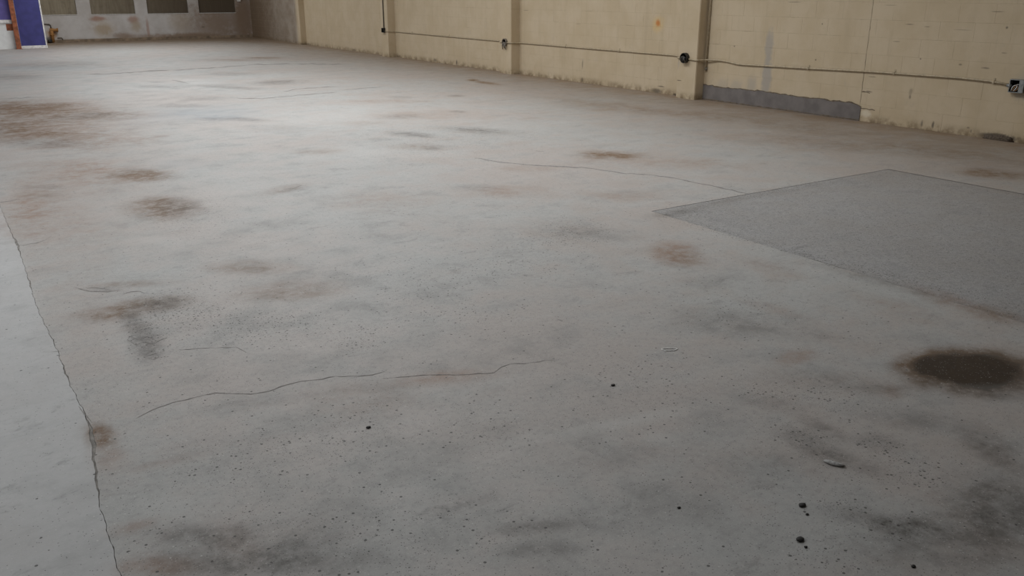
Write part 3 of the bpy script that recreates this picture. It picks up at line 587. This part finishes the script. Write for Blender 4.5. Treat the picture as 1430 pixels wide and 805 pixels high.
for c in cand:
    if c in seen_set: continue
    y, ln, z, row = c; g = .0012; x = RX + random.uniform(-.001, .001); i = len(V)
    V += [(x, y+g, z-BH/2+g), (x, y+ln-g, z-BH/2+g), (x, y+ln-g, z+BH/2-g), (x, y+g, z+BH/2-g),
          (x+BT, y+g, z-BH/2+g), (x+BT, y+ln-g, z-BH/2+g), (x+BT, y+ln-g, z+BH/2-g), (x+BT, y+g, z+BH/2-g)]
    F += [(i, i+3, i+2, i+1), (i, i+1, i+5, i+4), (i+2, i+3, i+7, i+6), (i, i+4, i+7, i+3), (i+1, i+2, i+6, i+5)]
me = bpy.data.meshes.new('distant_blocks'); me.from_pydata(V, [], F); me.update()
tag(obj('distant_blocks', me, M['cream'], wall_right), 'painted block courses further along the wall', kind='stuff')
for (a, b, d) in PIL:
    bm = bmesh.new(); box(bm, RX - d, RX + .02, a, b, -.05, TOP, .008)
    obj('pilaster', bm, M['cream'], wall_right)
# grey cement parging at the foot of the wall
bm = bmesh.new(); N = 60; ya, yb = 6.70, 9.425; front, back, bot = [], [], []
for i in range(N + 1):
    y = ya + (yb - ya)*i/N
    h = .205 + .010*math.sin(y*3.1) + random.uniform(-.006, .006) + (.012 if 7.2 < y < 8.4 else 0) + (.02 if y > 9.2 else 0)
    if y < 6.82: h *= .80 + .2*(y - ya)/.12
    front.append(bm.verts.new((RX - .008, y, h))); back.append(bm.verts.new((RX + .01, y, h + .006))); bot.append(bm.verts.new((RX - .010, y, -.01)))
for i in range(N):
    bm.faces.new((front[i], front[i+1], back[i+1], back[i])); bm.faces.new((bot[i], bot[i+1], front[i+1], front[i]))
b0 = bm.verts.new((RX + .01, ya, -.01)); b1 = bm.verts.new((RX + .01, yb, -.01))
bm.faces.new((b0, bot[0], front[0], back[0])); bm.faces.new((bot[-1], b1, back[-1], front[-1]))
bmesh.ops.recalc_face_normals(bm, faces=bm.faces)
_cem = [(v.co.y, v.co.z) for v in front]
tag(obj('cement_patch', bm, M['cement'], wall_right), 'grey cement strip along the foot of the wall')
def wall_crack(pts, w, x=RX - .0025):
    bm = bmesh.new(); rows = []
    for i, (y, z) in enumerate(pts):
        a, c = pts[max(i-1, 0)], pts[min(i+1, len(pts)-1)]; d = Vector((c[0]-a[0], c[1]-a[1])).normalized(); ww = w*random.uniform(.2, 1.)*.5
        rows.append((bm.verts.new((x, y - d.y*ww, z + d.x*ww)), bm.verts.new((x, y + d.y*ww, z - d.x*ww))))
    for p, q in zip(rows[:-1], rows[1:]): bm.faces.new((p[0], q[0], q[1], p[1]))
    return obj('crack', bm, M['wallcrack'], wall_right)
M['wallcrack'] = simple('wall_crack_dirt', (.15, .115, .08), .95, 0, .3, 40., 0)
wall_crack([(6.72 + random.uniform(-.006, .006), .22 + k*.045) for k in range(29)], .0045)
wall_crack([(6.72, .36), (6.69, .365), (6.64, .36), (6.60, .35)], .018)
wall_crack([(y, z + .004) for y, z in _cem], .022, RX - .009)
wall_crack([(y, .012) for y, z in _cem], .020, RX - .012)
wall_crack([(6.70 - k*.04, .16 + random.uniform(-.008, .004)) for k in range(6)], .012)
# broken block at the near end of the wall foot, soil spilling out
def lump(bm, c, r, n=1, jit=.25, sub=2, seed=0):
    rd = random.Random(seed)
    res = bmesh.ops.create_icosphere(bm, subdivisions=sub, radius=1)
    for v in res['verts']:
        k = 1 + rd.uniform(-jit, jit); v.co = Vector((v.co.x*r[0]*k + c[0], v.co.y*r[1]*k + c[1], v.co.z*r[2]*k + c[2]))
    for f in bm.faces: f.smooth = True
    return bm
bm = bmesh.new(); lump(bm, (RX - .005, 4.95, .012), (.03, .17, .045), seed=4, jit=.2, sub=3)
M['soil'] = simple('dark_soil', (.10, .075, .055), .95, 0, .4, 60., .6)
tag(obj('soil_heap', bm, M['soil']), 'low dark crumbled soil heap at the foot of the cream wall', 'soil')

# ---------------------------------------------------------------- back wall with four windows
bm = bmesh.new(); SILL, HEAD = .84, 3.6
box(bm, LX, RX + .3, BY, BY + .25, -.1, SILL); box(bm, LX, RX + .3, BY, BY + .25, HEAD, TOP)
edges = [LX] + [v for w in BACK_WIN for v in w] + [RX + .3]
for a, b in zip(edges[::2], edges[1::2]): box(bm, a, b, BY, BY + .25, SILL, HEAD)
wall_back = tag(obj('wall_back', bm, M['white']), 'dirty white far wall with four boarded windows', 'wall', kind='structure')
bm = bmesh.new()
yb_ = BY - .018
box(bm, 2.9, RX, yb_, BY + .01, -.01, .09, .004)
M['base'] = simple('brown_skirting', (.24, .18, .125), .8, 0, .35, 5., .3)
tag(obj('baseboard_back', bm, M['base']), 'low brown skirting along the far white wall', 'baseboard', kind='structure')
for k, (a, b) in enumerate(BACK_WIN):
    w = empty('window_%d' % (k + 1), ((a+b)/2, BY, SILL)); hw = (b - a)/2
    tag(w, ['far wall window partly hidden behind the blue panel', 'second far wall window, above the reddish paint marks', 'third far wall window, boarding painted darker as in shade', 'darkest far wall window, nearest the corner'][k], 'window', 'boarded windows in the far wall', 'structure')
    fr = bmesh.new(); t_ = .035
    for (x0, x1, z0, z1) in ((-hw, -hw+t_, 0, HEAD-SILL), (hw-t_, hw, 0, HEAD-SILL), (-hw+t_, hw-t_, 0, t_), (-hw+t_, hw-t_, HEAD-SILL-t_, HEAD-SILL), (-hw+t_, hw-t_, .88, .88+t_)):
        box(fr, x0, x1, .07, .13, z0, z1)
    obj('window_frame', fr, M['board'], w)
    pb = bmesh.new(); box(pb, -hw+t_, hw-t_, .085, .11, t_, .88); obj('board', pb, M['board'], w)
    for q in range(2):
        x0 = -hw + t_ + q*(hw - t_); g = bmesh.new(); box(g, x0 + .004, x0 + hw - t_ - .004, .10, .106, .88 + t_, HEAD - SILL - t_); obj('pane', g, M['glass'], w)
    sb = bmesh.new(); box(sb, -hw, hw, -.012, .09, -.02, .004, .003); obj('window_sill', sb, M['frame'], w)

# ---------------------------------------------------------------- the unseen rest of the hall: left and front wall, roof; added lights and shading slab
bm = bmesh.new(); z0, z1 = 1.1, 4.1
box(bm, LX - .25, LX, FY, BY, -.1, z0); box(bm, LX - .25, LX, FY, BY, z1, TOP)
ed = [FY] + [v for w in LEFT_WIN for v in w] + [BY]
for a, b in zip(ed[::2], ed[1::2]): box(bm, LX - .25, LX, a, b, z0, z1)
tag(obj('wall_left', bm, M['plain']), 'plain painted wall with wide daylight windows', 'wall', kind='structure')
bm = bmesh.new(); box(bm, LX, RX + .3, FY - .25, FY, -.1, TOP)
tag(obj('wall_front', bm, M['plain']), 'plain painted wall behind the viewer', 'wall', kind='structure')
bm = bmesh.new(); box(bm, LX - .25, RX + .3, FY - .25, BY + .3, TOP, TOP + .2)
tag(obj('ceiling', bm, M['roof']), 'plain roof underside with added overhead lights', 'ceiling', kind='structure')
M['diffuser'] = simple('added_light_panel', (.8, .8, .8), .5, 0, .02, 2., 0)
for k, (x, y, pw) in enumerate(ADDED_LIGHTS):  # frames and panels around the added overhead lights
    bm = bmesh.new()
    for (x0, x1, y0, y1) in ((-1.27, -1.2, -1.67, 1.67), (1.2, 1.27, -1.67, 1.67), (-1.2, 1.2, -1.67, -1.6), (-1.2, 1.2, 1.6, 1.67)):
        box(bm, x + x0, x + x1, y + y0, y + y1, TOP - .03, TOP)
    w = tag(obj('window_%d' % (k + 5), bm, M['frame']), 'frame of an added, unseen overhead light above the floor', 'roof light', 'added overhead lights', 'structure')
    bm = bmesh.new(); box(bm, x - 1.2, x + 1.2, y - 1.6, y + 1.6, TOP - .012, TOP - .002); obj('pane', bm, M['diffuser'], w)

bm = bmesh.new(); box(bm, LX, RX - .2, FY, .9, 2.55, 2.8)  # unseen slab, added to darken the floor near the viewer
tag(obj('ceiling_shade_slab', bm, M['roof']), 'added low slab above the viewer, shading the near floor', 'ceiling', kind='structure')

# ---------------------------------------------------------------- office partition at the far left
PY = 28.6
part = empty('wall_office', (2.0, PY, 0))
tag(part, 'office partition with blue painted panels and white dado', 'wall', kind='structure')
def pbox(name, mat, x0, x1, y0, y1, z0, z1, bev=.004, label=None):
    bm = bmesh.new(); box(bm, x0 - 2.0, x1 - 2.0, y0 - PY, y1 - PY, z0, z1, bev)
    o = obj(name, bm, mat, part)
    if label: o['label'] = label
    return o
pbox('dado_panel', M['dado'], LX + .05, 2.10, PY, PY + .12, -.02, .70, label='white painted lower panel')
pbox('ledge', M['trimwhite'], LX + .05, 2.10, PY - .035, PY + .13, .70, .79, label='white ledge between the lower and blue panel')
pbox('upper_panel', M['bluehi'], LX + .05, 2.10, PY + .02, PY + .12, .79, 3.0, label='violet-blue upper panel')
pbox('blue_panel', M['blue'], 2.17, 2.80, PY + .10, PY + .20, .075, 3.0, label='tall blue panel right of the orange post')
pbox('bottom_trim', M['trimwhite'], 2.17, 2.84, PY + .085, PY + .21, -.01, .075, label='white bottom edge of the blue panel')
pbox('edge_trim', M['trimwhite'], 2.80, 2.835, PY + .09, PY + .21, .075, 3.0, label='chipped white right edge of the blue panel')
pbox('edge_trim', M['trimwhite'], 2.152, 2.175, PY + .085, PY + .21, -.01, 3.0)
pbox('return_wall', M['plain'], 2.72, 2.82, PY + .21, BY, -.02, 3.0)
pbox('rust_patch', M['primer'], 1.88, 2.06, PY - .006, PY + .01, .50, .68, .002, 'square of bare red primer on the white panel')
bm = bmesh.new()   # steel channel: web and two flanges
box(bm, 2.035, 2.155, PY - .14, PY - .128, -.005, 4.2); box(bm, 2.035, 2.047, PY - .14, PY - .04, -.005, 4.2); box(bm, 2.143, 2.155, PY - .14, PY - .04, -.005, 4.2)
pb = bmesh.new(); box(pb, 2.005, 2.185, PY - .17, PY - .038, 0, .012, .003)
post = empty('steel_post', (0, 0, 0)); tag(post, 'rust-orange steel channel post beside the tall blue panel', 'post')
obj('channel', bm, M['primer'], post); obj('base_plate', pb, M['primer'], post)

# ---------------------------------------------------------------- rusty stub pipe by the blue panel
pp = empty('stub_pipe', (3.28, BY, 0)); tag(pp, 'flaking orange rusted stub pipe with side arm low on the far wall', 'pipe')
bm = bmesh.new(); tube(bm, fillet([(0, -.10, .02), (0, -.10, .44)], .02), .045, 12); obj('riser', bm, M['rust'], pp)
bm = bmesh.new(); tube(bm, [(-.02, -.10, .385), (.16, -.10, .385)], .045, 12); tube(bm, [(.15, -.10, .385), (.185, -.10, .385)], .06, 12); obj('side_arm', bm, M['rust'], pp)
bm = bmesh.new(); tube(bm, [(0, -.10, .22), (0, -.10, .27)], .062, 12); obj('collar', bm, M['rust'], pp)
bm = bmesh.new(); tube(bm, [(-.10, -.10, .0), (-.10, -.10, .10)], .055, 12); tube(bm, [(-.1, -.1, .06), (0, -.1, .06)], .035, 10); obj('drain_cap', bm, M['black'], pp)
bm = bmesh.new(); tube(bm, fillet([(-.20, -.03, .57), (.0, -.03, .56), (.015, -.03, .40)], .05), .014, 8); tube(bm, [(.0, -.03, .42), (0, -.09, .42)], .012, 8)
obj('feed_line', bm, M['darkpipe'], pp)
bm = bmesh.new(); tube(bm, fillet([(3.42, BY - .03, .155), (3.55, BY - .03, .15), (3.565, BY - .03, .09)], .03), .012, 8)
tag(obj('bent_tube', bm, M['dullbox']), 'thin bent tube stub low on the far wall beside rusted pipe', 'pipe')
bm = bmesh.new(); box(bm, 9.20, 9.31, BY - .06, BY + .005, 1.20, 1.36, .006)
tag(obj('wall_box', bm, M['trimwhite']), 'small pale box on the far wall right of the darkest window', 'box')

# ---------------------------------------------------------------- conduit runs and junction boxes on the right wall
def straps(root, pts, r):
    for (x, y, z) in pts:
        bm = bmesh.new(); box(bm, x - r - .003, x + r + .004, y - .012, y + .012, z - r - .004, z + r + .004, .002)
        box(bm, x + r - .002, x + r + .002, y - .01, y + .01, z + r, z + r + .03)
        obj('strap', bm, M['conduit'], root)
def conduit(label, pts, r=.011, strap_pts=(), mat='conduit', rad=.04):
    root = empty('conduit'); tag(root, label, 'conduit', 'conduit along the cream wall')
    bm = bmesh.new(); tube(bm, fillet(pts, rad), r, 8); obj('pipe_run', bm, M[mat], root)
    straps(root, strap_pts, r)
    return root
cx = RX - .014
def around(p, z0, z1):                      # wraps a pilaster: far wall, far side, front, near side, near wall
    a, b, d = p
    return [(cx, b + .02, z0), (RX - d - .014, b + .015, z0), (RX - d - .014, a - .015, z1), (cx, a - .02, z1)]
P1, P2, P3 = PIL[0], PIL[1], PIL[2]
conduit('cream conduit on the wall between the black square box and the grey octagonal box',
        [(RX - P3[2] - .014, 20.12, .615), (RX - P3[2] - .014, P3[0] - .015, .61), (cx, P3[0] - .03, .607), (cx, 17.5, .60), (cx, P2[1] + .03, .597), (RX - P2[2] - .014, P2[1] + .015, .597), (RX - P2[2] - .014, 14.68, .596)], strap_pts=[(cx, 17.2, .60), (cx, 19.0, .604)])
conduit('cream conduit on the wall below the orange rust spot',
        [(RX - P2[2] - .014, 14.56, .596), (RX - P2[2] - .014, P2[0] - .015, .595), (cx, P2[0] - .03, .595), (cx, 12.2, .60), (cx, 10.10, .607), (cx, 9.95, .60), (cx, P1[1] + .03, .592), (RX - P1[2] - .014, P1[1] + .02, .592), (RX - P1[2] - .014, 9.72, .592)], strap_pts=[(cx, 12.9, .598), (cx, 11.4, .602)])
conduit('cream conduit sagging above the grey cement strip to the steel box',
        [(RX - P1[2] - .014, 9.60, .588), (RX - P1[2] - .014, P1[0] - .015, .578), (cx - .035, P1[0] - .045, .582), (cx - .03, 9.33, .585), (cx, 9.15, .590), (cx, 9.0, .585), (cx, 8.78, .560), (cx, 8.65, .560), (cx, 7.6, .585), (cx, 6.6, .612), (cx, 5.5, .625), (cx, 5.15, .618), (cx, 4.93, .597)], strap_pts=[(cx, 7.55, .587), (cx, 6.3, .618), (cx, 5.1, .612)], r=.012)
conduit('cream conduit dropping beside the near pilaster', [(cx, 9.385, 4.6), (cx, 9.385, .46)], r=.013, strap_pts=[(cx, 9.385, 1.3)])
for o in [q for q in C.objects if q.name.startswith('conduit') and q.get('label', '').endswith('near pilaster')]:
    bm = bmesh.new(); tube(bm, [(cx, 9.385, .43), (cx, 9.385, .47)], .019, 10); obj('end_cap', bm, M['dullbox'], o)
conduit('dark cable dropping to the small black box', [(RX - P3[2] - .014, 20.12, 4.6), (RX - P3[2] - .014, 20.12, .68)], r=.014, mat='cable')

def open_box(name, label, loc, n, r, depth, mat, inner, extras=None, rot=0.):
    """an open junction box on the wall: ring of sides with a back plate inside"""
    root = empty(name, loc); tag(root, label, 'electrical box', 'electrical boxes on the cream wall')
    bm = bmesh.new(); ro, ri = [], []
    for k in range(n):
        a = rot + 2*math.pi*k/n; c, s = math.cos(a), math.sin(a)
        ro.append((bm.verts.new((0, c*r, s*r)), bm.verts.new((-depth, c*r, s*r)))); ri.append((bm.verts.new((-.008, c*r*.88, s*r*.88)), bm.verts.new((-depth, c*r*.88, s*r*.88))))
    for k in range(n):
        j = (k+1) % n
        bm.faces.new((ro[k][0], ro[j][0], ro[j][1], ro[k][1])); bm.faces.new((ro[k][1], ro[j][1], ri[j][1], ri[k][1])); bm.faces.new((ri[k][1], ri[j][1], ri[j][0], ri[k][0]))
    bm.faces.new([q[0] for q in ro]); bmesh.ops.recalc_face_normals(bm, faces=bm.faces)
    obj('housing', bm, M[mat], root)
    bm = bmesh.new(); bm.faces.new([bm.verts.new((-.012, math.cos(rot + 2*math.pi*k/n)*r*.86, math.sin(rot + 2*math.pi*k/n)*r*.86)) for k in range(n)][::-1])
    bmesh.ops.solidify(bm, geom=bm.faces[:], thickness=.003); obj('back_plate', bm, M[inner], root)
    return root
b = open_box('junction_box', 'small black square box at the foot of the dark drop cable', (RX - P3[2], 20.12, .635), 4, .075, .06, 'black', 'black', rot=math.pi/4)
b = open_box('junction_box', 'grey open octagonal box hung with cable ends on the middle pilaster', (RX - P2[2], 14.62, .60), 8, .075, .045, 'dullbox', 'black', rot=math.pi/8)
for k, (dy, dz, l) in enumerate(((.05, -.04, .09), (-.045, -.05, .085), (.0, -.05, .06))):
    bm = bmesh.new(); tube(bm, fillet([(-.02, dy*.4, 0), (-.05, dy, dz), (-.03, dy*1.25, dz - l)], .03), .011, 6); obj('cable_end', bm, M['dullbox'], b)
b = open_box('junction_box', 'black sooty round open box on the near pilaster front', (RX - P1[2], 9.66, .60), 12, .075, .06, 'black', 'black')
bm = bmesh.new(); lump(bm, (-.05, .01, -.02), (.02, .055, .05), seed=8, jit=.2); obj('burnt_socket', bm, M['black'], b)
for dy, dz in ((.02, .03), (-.03, .01)):
    bm = bmesh.new(); tube(bm, fillet([(-.04, dy*.3, dz), (-.085, dy, dz - .01), (-.07, dy*2, dz - .07)], .03), .005, 6); obj('wire', bm, M['cable'], b)
b = open_box('junction_box', 'galvanised steel open box with bare wires at the near end of the conduit', (RX, 4.84, .592), 4, .098, .055, 'steel', 'black', rot=math.pi/4)
bm = bmesh.new(); tube(bm, [(-.03, .05, -.005), (-.03, .10, -.001)], .018, 8); obj('connector', bm, M['steel'], b)
for k in range(4):
    bm = bmesh.new(); tube(bm, fillet([(-.012, .01*k - .02, .02), (-.05, .03 - .02*k, .0 - .01*k), (-.06, .035 - .012*k, -.05)], .03), .004, 6); obj('wire', bm, M['wire' if k % 2 else 'trimwhite'], b)
bm = bmesh.new(); box(bm, -.058, -.054, -.085, -.035, -.066, .066); obj('cover_plate', bm, M['steel'], b)

# ---------------------------------------------------------------- crumbs and fragments lying on the floor
PEB = [((2.119, 2.466), .008, 'tiny black pebble alone near the middle of the bare floor'), ((1.119, 2.687), .008, 'tiny black pebble left of centre below the long thin crack'),
       ((2.059, 1.455), .010, 'black pebble at the lower right, upper one of two'), ((1.906, 1.339), .011, 'black pebble at the lower right, lower one of two'),
       ((2.032, 1.414), .005, 'speck of black grit just below the upper black pebble'), ((1.892, 1.307), .005, 'speck of black grit just below the lower black pebble'),
       ((2.074, 1.08), .006, 'black grit crumb near the bottom right corner'), ((1.722, 1.661), .005, 'black grit crumb left of the black pebble pair')]
for k, ((x, y), r, lb) in enumerate(PEB):
    bm = bmesh.new(); lump(bm, (0, 0, r*.42), (r*1.25, r*.95, r*.5), seed=20 + k, jit=.16)
    tag(obj('pebble', bm, M['pebble'], None, (x, y, 0)), lb, 'pebble', 'dark crumbs on the floor')
bm = bmesh.new(); lump(bm, (0, 0, .004), (.036, .013, .006), seed=41, jit=.2, sub=2)
bmesh.ops.rotate(bm, verts=bm.verts, cent=(0, 0, 0), matrix=Matrix.Rotation(-1.2, 3, 'Z'))
o = tag(obj('plaster_fragment', bm, M['chip'], None, (2.358, 1.561, 0)), 'grey oblong plaster fragment among dark pits at lower right', 'fragment')
bm = bmesh.new(); pts = []
for k in range(22):
    a = 2*math.pi*k/22; pts.append((.034*math.cos(a)*(1 + .12*math.sin(3*a)), .016*math.sin(a)*(1 + .2*math.cos(2*a)), .002))
tube(bm, pts + [pts[0]], .0022, 6, caps=False)
bmesh.ops.rotate(bm, verts=bm.verts, cent=(0, 0, 0), matrix=Matrix.Rotation(-.5, 3, 'Z'))
tag(obj('string_loop', bm, M['plaster'], None, (2.576, 2.615, 0)), 'small pale loop of string on the bare floor', 'string')
